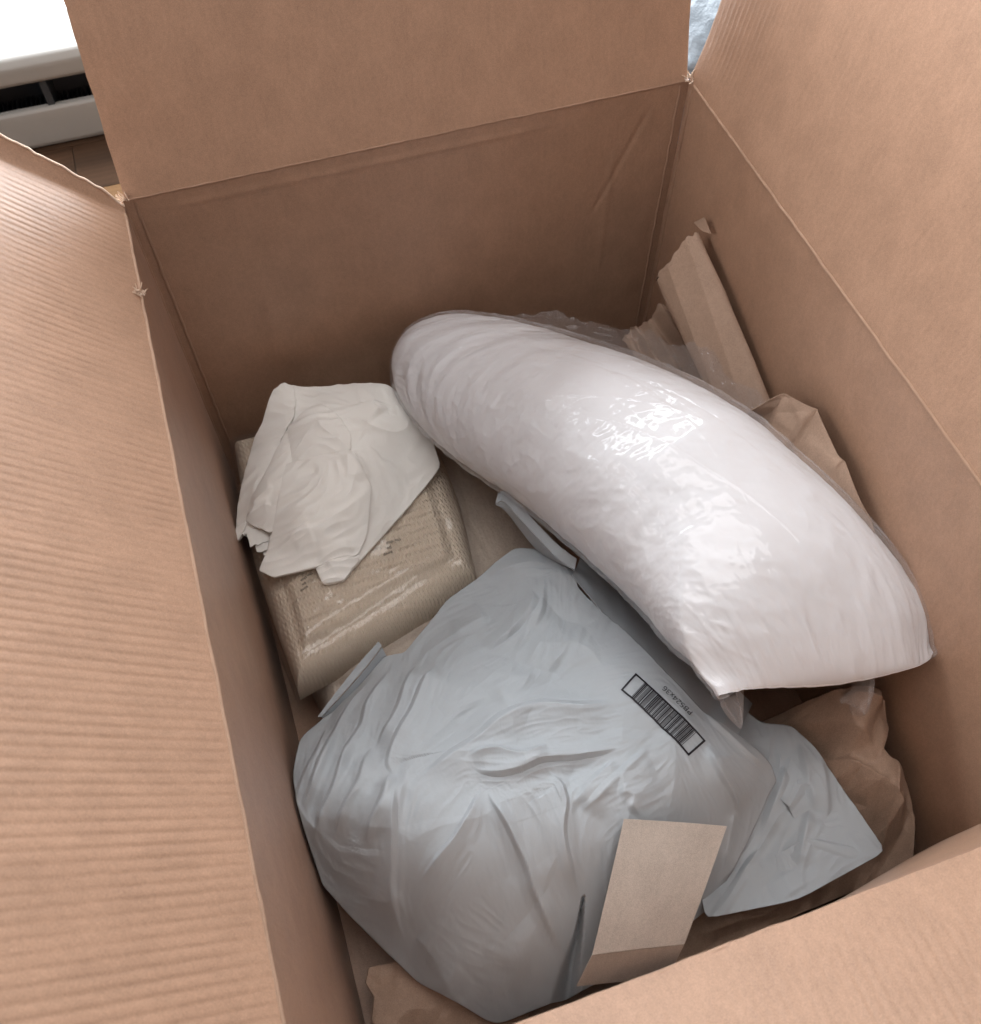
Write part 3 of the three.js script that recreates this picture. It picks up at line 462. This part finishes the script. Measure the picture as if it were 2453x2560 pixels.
// ---------------------------------------------------------------- the big grey mailer
{
  const m = thing('grey_mailer_bag', 'large wrinkled grey plastic mailer bag with a black barcode', 'mailer');
  const O = [[0.2998,-0.3,0.3144],[0.3335,-0.285,0.3375],[0.3489,-0.275,0.3735],[0.3408,-0.275,0.3979],[0.3645,-0.268,0.4635],[0.379,-0.265,0.512],[0.4018,-0.265,0.5739],[0.4269,-0.27,0.6042],[0.4529,-0.285,0.6361],[0.4558,-0.295,0.65],[0.4464,-0.3,0.6568],[0.4266,-0.315,0.6756],[0.3805,-0.345,0.7152],[0.3528,-0.365,0.7324],[0.2757,-0.385,0.7516],[0.2112,-0.39,0.7588],[0.1266,-0.4,0.7584],[0.0672,-0.4,0.7013],[0.0442,-0.395,0.6653],[0.0204,-0.375,0.626],[0.003,-0.35,0.5933],[0.003,-0.335,0.5798],[0.003,-0.3,0.5509],[0.003,-0.293,0.494],[0.0165,-0.318,0.4482],[0.0439,-0.345,0.4241],[0.1057,-0.34,0.3944],[0.1234,-0.335,0.3838],[0.1458,-0.335,0.3879],[0.2065,-0.325,0.3443],[0.253,-0.315,0.3315]];
  const I = [[0.249,-0.262,0.4693],[0.2959,-0.237,0.56],[0.1773,-0.237,0.5604],[0.1027,-0.247,0.5518],[0.0443,-0.275,0.5435],[0.2221,-0.24,0.6499],[0.3478,-0.252,0.6323],[0.1075,-0.275,0.6577],[0.1828,-0.3,0.7139],[0.2896,-0.275,0.6826],[0.2968,-0.275,0.3982],[0.1884,-0.29,0.4319],[0.1136,-0.29,0.4704],[0.0831,-0.27,0.6146],[0.3711,-0.25,0.5803],[0.4088,-0.262,0.6378],[0.1053,-0.345,0.7173]];
  const GAP = [[0.2327,0.692],[0.2212,0.7172],[0.2076,0.7398],[0.1979,0.7615]];
  const FOLDS = [[[[0.176,0.4187],[0.1527,0.4525],[0.1207,0.4946],[0.0989,0.5267],[0.1022,0.5443]],0.011,0.01,1],[[[0.1517,0.4115],[0.1317,0.4468],[0.1072,0.4834],[0.087,0.5048]],0.012,0.011,1],[[[0.1249,0.4019],[0.097,0.4365],[0.0707,0.4785],[0.0492,0.5119]],0.011,0.01,1],[[[0.1043,0.4015],[0.0691,0.4308],[0.0411,0.4825],[0.0186,0.5203],[0.0022,0.5393]],0.01,0.01,1],[[[0.0452,0.4434],[0.028,0.4834],[0.0064,0.5146],[-0.0052,0.5358]],0.008,0.007,1],[[[0.0647,0.4829],[0.044,0.5236],[0.0243,0.5467],[0.0093,0.5634]],0.008,0.008,1],[[[0.0859,0.4974],[0.0687,0.5294],[0.0461,0.5538],[0.0284,0.5714]],0.009,0.008,1],[[[0.0978,0.5365],[0.0845,0.5581],[0.0662,0.5747],[0.0548,0.5902]],0.009,0.008,1],[[[0.1158,0.5546],[0.1481,0.5456],[0.1783,0.5371],[0.2105,0.5249],[0.248,0.5217],[0.2862,0.5378],[0.3218,0.5422]],0.015,0.012,-1],[[[0.1644,0.5496],[0.191,0.5523],[0.2193,0.5647],[0.2473,0.5639]],0.008,0.007,-1],[[[0.1674,0.5558],[0.1765,0.5662],[0.1976,0.5768],[0.2325,0.5763],[0.2683,0.5817],[0.3095,0.5883]],0.008,0.007,1],[[[0.1747,0.579],[0.1498,0.6036],[0.1189,0.6249],[0.0919,0.6368]],0.007,0.005,1],[[[0.0995,0.5499],[0.0836,0.5883],[0.0734,0.6147],[0.0653,0.6397],[0.0639,0.6685]],0.01,0.008,-1],[[[0.1772,0.5825],[0.1835,0.6245],[0.189,0.6717],[0.1986,0.7116],[0.2052,0.735]],0.006,0.008,1],[[[0.2317,0.5851],[0.2408,0.6007],[0.2404,0.6149],[0.2302,0.6429],[0.2285,0.678],[0.2321,0.6928]],0.007,0.006,-1],[[[0.3017,0.5942],[0.2699,0.6096],[0.2425,0.6224]],0.009,0.005,1],[[[0.294,0.3754],[0.2887,0.4014],[0.2503,0.4257],[0.2215,0.4364]],0.012,0.007,-1],[[[0.3139,0.3688],[0.2996,0.4029],[0.2786,0.4326]],0.01,0.005,-1],[[[0.2541,0.3371],[0.2911,0.3427],[0.3238,0.3583]],0.009,0.005,1],[[[0.1971,0.3957],[0.2215,0.392],[0.245,0.3911]],0.012,0.004,1],[[[0.2075,0.5032],[0.2386,0.4971],[0.2563,0.4779]],0.014,0.004,1],[[[0.0028,0.518],[0.0121,0.5502],[0.022,0.5666]],0.008,0.003,-1],[[[0.0195,0.5595],[0.0279,0.5791],[0.0439,0.5887],[0.0725,0.6101]],0.01,0.0025,-1],[[[0.0426,0.6241],[0.0605,0.6372],[0.0789,0.6353]],0.01,0.004,1],[[[0.0771,0.6654],[0.0902,0.7022],[0.0967,0.7276]],0.014,0.006,1],[[[0.1322,0.6989],[0.1551,0.7177],[0.1701,0.7333]],0.016,0.003,1],[[[0.4038,0.5747],[0.4142,0.6023],[0.4353,0.627],[0.451,0.6414]],0.01,0.005,1],[[[0.3886,0.6068],[0.391,0.639],[0.4003,0.6583],[0.4076,0.6735]],0.007,0.006,1],[[[0.4472,0.6581],[0.4394,0.6748],[0.4077,0.6967],[0.3654,0.7175]],0.007,0.007,-1],[[[0.4013,0.6659],[0.3896,0.6845],[0.3791,0.7044]],0.008,0.004,1],[[[0.2871,0.6264],[0.2997,0.6344],[0.2893,0.6441]],0.009,0.004,1],[[[0.3312,0.5966],[0.2894,0.6149],[0.2507,0.6299]],0.011,0.004,1]];
  const hb = heightFrom([...O, ...I]), fo = folds(FOLDS, 1.35, 0.0022), wr = alignedWrinkles(FOLDS, 0, 0.5, 0.3, 0.78, 0.0016, 75, 0.028, 3), wr2 = alignedWrinkles(FOLDS, 0, 0.5, 0.3, 0.78, 0.0014, 170, 0.016, 9);
  const seg = (x, z) => { let b = 1; for (let i = 0; i + 1 < GAP.length; i++) { const [ax, az] = GAP[i], [bx, bz] = GAP[i + 1], dx = bx - ax, dz = bz - az, t = Math.min(1, Math.max(0, ((x - ax) * dx + (z - az) * dz) / (dx * dx + dz * dz))); b = Math.min(b, Math.hypot(x - ax - t * dx, z - az - t * dz) / (0.0008 + 0.014 * Math.pow((i + t) / 3, 1.3))); } return b; };
  const top = (x, z) => hb(x, z) + fo(x, z) + (0.0003 + 0.0008 * sm(-0.1, 0.35, N3(x * 9, 4, z * 9)) + 0.0008 * sm(0.16, 0.04, x)) * (1 - 0.75 * sm(0.585, 0.66, z)) * wr(x, z) + 0.0003 * wr2(x, z) + 0.030 * facet(x + 0.3, z + 0.1, 0.115, 21) + 0.013 * facet(x, z, 0.055, 22) + 0.0012 * fbm(x * 14, 7, z * 14, 3) - 0.045 * Math.exp(-(seg(x, z) ** 2));
  part('front_panel', planUV(soft(O, [0.21, 0.585], top, 760, 240, [[0.995, 0.004], [0.99, 0.012], [0.965, 0.03], [0.9, 0.055], [0.75, 0.085], [0.3, 0.1]], -0.47, 1)), M.mailer, m);
  // printed barcode with its code below, read from the far side of the box
  const [TL, TR, BL, BR] = [[0.3658,0.6138],[0.3306,0.5355],[0.3883,0.6047],[0.3524,0.5224]];
  const cv = document.createElement('canvas'); cv.width = 1024; cv.height = 512; const x = cv.getContext('2d');
  const bw = 1000, bh = 262; x.clearRect(0, 0, 1024, 512); x.strokeStyle = '#17121a'; x.fillStyle = '#17121a'; x.lineWidth = 22; x.strokeRect(12, 12, bw, bh);
  const code = ['nwnnwnwnn', 'nnwnwnnwn', 'nnwnnwnnw', 'wnnwwnnnn', 'nnwwnnnnw', 'nnnwwnnnw', 'nwnnwnnnw', 'wnwwnnnnn', 'nnwwwnnnn', 'nwnnwnwnn'].join('n');
  let bx = 128, black = true; const wide = (q) => (q === 'w' ? 2.5 : 1), unit = 750 / [...code].reduce((q, e) => q + wide(e), 0);
  [...code].forEach((e, i) => { const w = wide(e) * unit; if (i % 2 === 0) x.fillRect(bx, 12, w, bh); bx += w; });
  x.font = '92px sans-serif'; x.textAlign = 'center'; x.textBaseline = 'top'; x.fillText('PB524x36', 500, 342);
  const tx = new THREE.CanvasTexture(cv); tx.colorSpace = THREE.SRGBColorSpace;
  part('barcode_print', sheet((u, v) => {
    const t = (v * 512) / 275, s = u * 1.024, X = lerp(lerp(TL[0], TR[0], s), lerp(BL[0], BR[0], s), t), Z = lerp(lerp(TL[1], TR[1], s), lerp(BL[1], BR[1], s), t);
    return V3(X, top(X, Z) + 0.0009, Z);
  }, 110, 60), std({ map: tx, transparent: true, roughness: 0.5 }), m).geometry.attributes.uv.array.forEach((_, i, a) => { if (i % 2) a[i] = 1 - a[i]; });
  // back panel of the bag, its open end spread flat beyond the filled part
  const FO = [[0.4255,-0.335,0.5152],[0.4539,-0.34,0.537],[0.4793,-0.345,0.5856],[0.5047,-0.338,0.5995],[0.5153,-0.334,0.626],[0.5268,-0.338,0.6872],[0.5332,-0.335,0.7419],[0.4335,-0.348,0.7539],[0.3474,-0.368,0.7396],[0.3589,-0.375,0.6959],[0.4052,-0.35,0.6431],[0.4101,-0.33,0.5859]];
  const hf = heightFrom(FO), FF = [[[[0.4847,0.6799],[0.4595,0.7083],[0.4459,0.7283]],0.01,0.007,1],[[[0.5025,0.6179],[0.4956,0.655],[0.4868,0.6853]],0.009,0.006,1],[[[0.5145,0.6295],[0.5085,0.6642],[0.4931,0.6967]],0.009,0.005,-1],[[[0.4826,0.6312],[0.4515,0.6665],[0.4278,0.6886]],0.012,0.006,1],[[[0.4288,0.7248],[0.4325,0.7498]],0.012,0.0025,1],[[[0.5022,0.7427],[0.522,0.7427],[0.5325,0.7418]],0.01,0.0015,1],[[[0.4804,0.6548],[0.4934,0.6639]],0.005,0.003,1],[[[0.4238,0.6964],[0.3742,0.7282],[0.3492,0.741]],0.009,0.005,1]], ff = folds(FF, 1.1, 0.0014), wf = alignedWrinkles(FF, 0.3, 0.6, 0.5, 0.78, 0.0016, 90, 0.024, 5);
  part('back_panel', planUV(soft(FO, [0.44, 0.69], (a, b) => hf(a, b) + ff(a, b) + 0.0008 * wf(a, b) + 0.008 * facet(a, b, 0.05, 31) + 0.001 * fbm(a * 14, 3, b * 14, 3), 420, 90, [[0.995, 0.0015], [0.9, 0.002], [0.3, 0.004]], -0.45, 1)), M.mailer, m);
  const so = new THREE.CatmullRomCurve3([[0.36,-0.3,0.36],[0.4023,-0.335,0.3934],[0.4417,-0.35,0.454],[0.4671,-0.36,0.5086],[0.4879,-0.365,0.5574]].map((q) => V3(...q))), si = new THREE.CatmullRomCurve3([[0.3388,-0.287,0.3855],[0.3576,-0.285,0.4527],[0.377,-0.283,0.512],[0.3994,-0.285,0.5702],[0.4278,-0.292,0.6052]].map((q) => V3(...q)));
  part('side_panel', board((u, v) => so.getPoint(u).lerp(si.getPoint(u), v).add(V3(0, 0.003 * N3(u * 9, v * 3, 6), 0)), 90, 24, 0.0006, [0.3, 0.05]), M.mailer, m);
  // lips of the bag's mouth that stand up at its far end and side
  const strip = (a, b, name) => { const A = new THREE.CatmullRomCurve3(a.map((q) => V3(...q))), B = new THREE.CatmullRomCurve3(b.map((q) => V3(...q))); return [A, B]; };
  const [la, lb] = strip([[0.2938,-0.272,0.2688],[0.3019,-0.27,0.2684],[0.3113,-0.268,0.293],[0.3322,-0.264,0.3562],[0.3462,-0.268,0.3767]], [[0.3001,-0.29,0.2746],[0.3089,-0.298,0.3021],[0.3192,-0.3,0.3334],[0.3343,-0.295,0.3596],[0.3451,-0.285,0.3758]]);
  part('mouth_lip', board((u, v) => la.getPoint(u).lerp(la.getPoint(u).add(V3(-0.006, -0.004, 0.010)), v).add(V3(0, 0.001 * N3(u * 12, v, 1), 0)), 60, 6, 0.0006, [0.15, 0.02]), M.mailer, m);
  part('mouth_lining', board((u, v) => la.getPoint(u).add(V3(-0.006, -0.005, 0.010)).lerp(lb.getPoint(u).add(V3(0, -0.006, 0)), v), 60, 8, 0.0006, [0.15, 0.03]), M.mailer, m);
  const [ea, eb] = strip([[0.1215,-0.338,0.3698],[0.0963,-0.352,0.3805],[0.068,-0.364,0.3969],[0.0367,-0.37,0.4197]], [[0.1264,-0.338,0.3835],[0.1109,-0.352,0.3938],[0.0839,-0.362,0.4065],[0.0458,-0.366,0.4233]]);
  part('side_lip', board((u, v) => ea.getPoint(u).lerp(eb.getPoint(u), v * 0.45).add(V3(0, 0.001 * N3(u * 9, v, 3), 0)), 50, 6, 0.0006, [0.12, 0.02]), M.mailer, m);
  part('side_lining', board((u, v) => ea.getPoint(u).lerp(eb.getPoint(u), lerp(0.45, 1.3, v)).add(V3(0, -0.004 - 0.02 * v, 0)), 50, 6, 0.0006, [0.12, 0.02]), M.mailer, m);
  settle(m);
}
{
  const c = thing('beige_card', 'blank beige card with a folded lower end leaning on the grey mailer', 'card');
  const [A, B, Cc, Dd, E, F] = [[0.2823,-0.238,0.6512],[0.3705,-0.252,0.6838],[0.304,-0.3,0.7576],[0.2227,-0.298,0.7396],[0.2051,-0.345,0.7556],[0.2901,-0.352,0.7748]].map((q) => V3(...q));
  part('upper_panel', board((u, v) => A.clone().lerp(B, u).lerp(Dd.clone().lerp(Cc, u), v).add(V3(0, 0.004 * Math.sin(Math.PI * v) * 1 + 0.002 * Math.sin(Math.PI * u), 0)), 30, 30, 0.0006, [0.1, 0.12]), M.card, c);
  part('lower_panel', board((u, v) => Dd.clone().lerp(Cc, u).lerp(E.clone().lerp(F, u), v).add(V3(0, -0.0008, 0)), 20, 12, 0.0006, [0.1, 0.04]), M.card, c);
  settle(c);
}

// ---------------------------------------------------------------- crumpled packing paper
const G = 'pieces of crumpled brown packing paper';
{ // flattened roll against the right wall
  const p = thing('packing_paper', 'flattened roll of brown packing paper sticking up by the box corner', 'paper', G);
  const ax = new THREE.CatmullRomCurve3([V3(0.566, -0.150, 0.105), V3(0.568, -0.172, 0.185), V3(0.573, -0.203, 0.27), V3(0.578, -0.26, 0.40)]);
  const cr = V3(0.036, 0.052, 0.012).normalize();
  part('roll', board((u, v) => { const a = u * Math.PI * 2, c = ax.getPoint(v), t = ax.getTangent(v), n = cr.clone().cross(t).normalize(); if (n.x > 0) n.negate(); const w = 0.036 * lerp(1, 0.9, v), th = 0.011, cs = Math.cos(a), sn = Math.sin(a); return c.addScaledVector(cr, cs * w).addScaledVector(n, sn * th + 0.0035 * facet(a * 0.02, v * 0.3, 0.05, 4) + 0.004 * ridge(cs * 1.1 + 0.5 * v, v * 0.5, 5, 1) * (sn > 0)).addScaledVector(t, v < 0.02 ? 0.006 * N3(a * 3, 0, 1) - 0.008 * cs : 0); }, 180, 120, 0.0005, [0.16, 0.3]), M.paper, p);
  part('torn_tab', board((u, v) => V3(0.588 + 0.004 * u, -0.118 + 0.004 * v + 0.016 * u - 0.01 * v * u, 0.088 + 0.020 * v + 0.012 * u), 12, 12, 0.0006, [0.03, 0.03]), M.paper, p);
  settle(p);
}
{
  const p = thing('packing_paper', 'brown packing paper with a pinked zigzag edge under the paper roll', 'paper', G);
  const Z = [[0.5264,-0.3,0.079],[0.5345,-0.295,0.0779],[0.5402,-0.288,0.0715],[0.5451,-0.287,0.0791],[0.5503,-0.282,0.0757],[0.5585,-0.278,0.0809],[0.5649,-0.268,0.0778],[0.5717,-0.258,0.0751],[0.5778,-0.252,0.0775],[0.5837,-0.25,0.0829]].map((q) => V3(...q)), I = [[0.5466,-0.32,0.1734],[0.5537,-0.32,0.1758],[0.5585,-0.315,0.1815],[0.5631,-0.31,0.1873],[0.5677,-0.305,0.193],[0.5745,-0.3,0.1995],[0.5813,-0.295,0.2059],[0.5879,-0.29,0.2123],[0.5945,-0.285,0.2187],[0.6055,-0.28,0.2265]].map((q) => V3(...q));
  const on = (L, u) => { const f = u * (L.length - 1), i = Math.min(L.length - 2, Math.floor(f)); return L[i].clone().lerp(L[i + 1], f - i); };
  part('sheet', board((u, v) => on(Z, u).lerp(on(I, u), v).add(V3(0, 0.012 * facet(u * 0.12, v * 0.2, 0.03, 8) * sm(0, 0.1, v) + 0.004 * Math.sin(u * 26) , 0.004 * Math.abs(((u * 11) % 1) - 0.5) * (1 - sm(0, 0.05, v)))), 110, 80, 0.0005, [0.12, 0.2]), M.paper, p);
  settle(p);
}
{
  const p = thing('packing_paper', 'folded brown packing paper wedged between pillow and box wall', 'paper', G);
  const top = new THREE.CatmullRomCurve3([V3(0.572, -0.190, 0.308), V3(0.587, -0.122, 0.338), V3(0.592, -0.112, 0.372), V3(0.594, -0.117, 0.432), V3(0.594, -0.137, 0.490), V3(0.592, -0.175, 0.56)], false, 'catmullrom', 0.02);
  const bot = new THREE.CatmullRomCurve3([V3(0.545, -0.225, 0.318), V3(0.548, -0.215, 0.350), V3(0.552, -0.215, 0.39), V3(0.560, -0.22, 0.44), V3(0.565, -0.23, 0.50), V3(0.566, -0.24, 0.56)], false, 'centripetal');
  part('sheet', board((u, v) => top.getPoint(u).lerp(bot.getPoint(u), v).add(V3(-0.022 * (facet(u * 0.26, v * 0.1, 0.036, 14) + 0.5) - 0.008 * ridge(u * 5 - v * 2.5, v, 2, 1), 0.018 * facet(u * 0.26, v * 0.1, 0.03, 15) * sm(0, 0.15, v), 0)), 160, 70, 0.0005, [0.26, 0.1]), M.paper, p);
  settle(p);
}
{
  const p = thing('packing_paper', 'big crumple of brown packing paper below the pillow end', 'paper', G);
  const O = [[0.42, -0.42, 0.575], [0.50, -0.385, 0.572], [0.555, -0.30, 0.590], [0.589, -0.285, 0.615], [0.586, -0.30, 0.640], [0.572, -0.305, 0.655], [0.586, -0.33, 0.690], [0.590, -0.36, 0.72], [0.576, -0.40, 0.756], [0.50, -0.415, 0.760], [0.40, -0.42, 0.764], [0.29, -0.43, 0.766], [0.27, -0.44, 0.72], [0.38, -0.43, 0.66]];
  const I = [[0.50, -0.385, 0.61], [0.47, -0.40, 0.61], [0.545, -0.315, 0.625], [0.53, -0.365, 0.68], [0.55, -0.37, 0.71], [0.50, -0.39, 0.73], [0.42, -0.41, 0.73]];
  const hb = heightFrom([...O, ...I]);
  const big = folds([[[[0.50, 0.585], [0.535, 0.612], [0.565, 0.650]], 0.016, 0.022, 1], [[[0.49, 0.62], [0.53, 0.65], [0.56, 0.69], [0.575, 0.74]], 0.016, 0.024, -1], [[[0.55, 0.60], [0.585, 0.62]], 0.012, 0.018, 1], [[[0.585, 0.66], [0.56, 0.70], [0.55, 0.75]], 0.012, 0.02, 1], [[[0.34, 0.745], [0.43, 0.750], [0.5, 0.742]], 0.01, 0.014, 1]], 1);
  part('sheet', planUV(soft(O, [0.50, 0.68], (x, z) => hb(x, z) + big(x, z) + 0.046 * facet(x, z, 0.042, 5) + 0.014 * facet(x, z, 0.017, 6), 420, 120, [[0.985, 0.02], [0.95, 0.06], [0.8, 0.1]], -0.495, 0)), M.paper, p);
  settle(p);
}
{
  const p = thing('packing_paper', 'torn brown packing paper lying low beside the grey mailer bottom', 'paper', G);
  const O = [[0.022, -0.43, 0.668], [0.05, -0.425, 0.672], [0.10, -0.43, 0.70], [0.17, -0.445, 0.745], [0.16, -0.45, 0.762], [0.06, -0.45, 0.764], [0.016, -0.44, 0.764], [0.02, -0.437, 0.735], [0.012, -0.435, 0.715], [0.02, -0.432, 0.695], [0.015, -0.43, 0.68]];
  const hb = heightFrom(O);
  part('sheet', planUV(soft(O, [0.07, 0.72], (x, z) => hb(x, z) + 0.014 * facet(x, z, 0.045, 2) + 0.004 * facet(x, z, 0.016, 3), 260, 60, [[0.99, 0.002], [0.9, 0.003]], -0.495, 0)), M.paper, p);
  settle(p);
}

renderer.render(scene, camera);
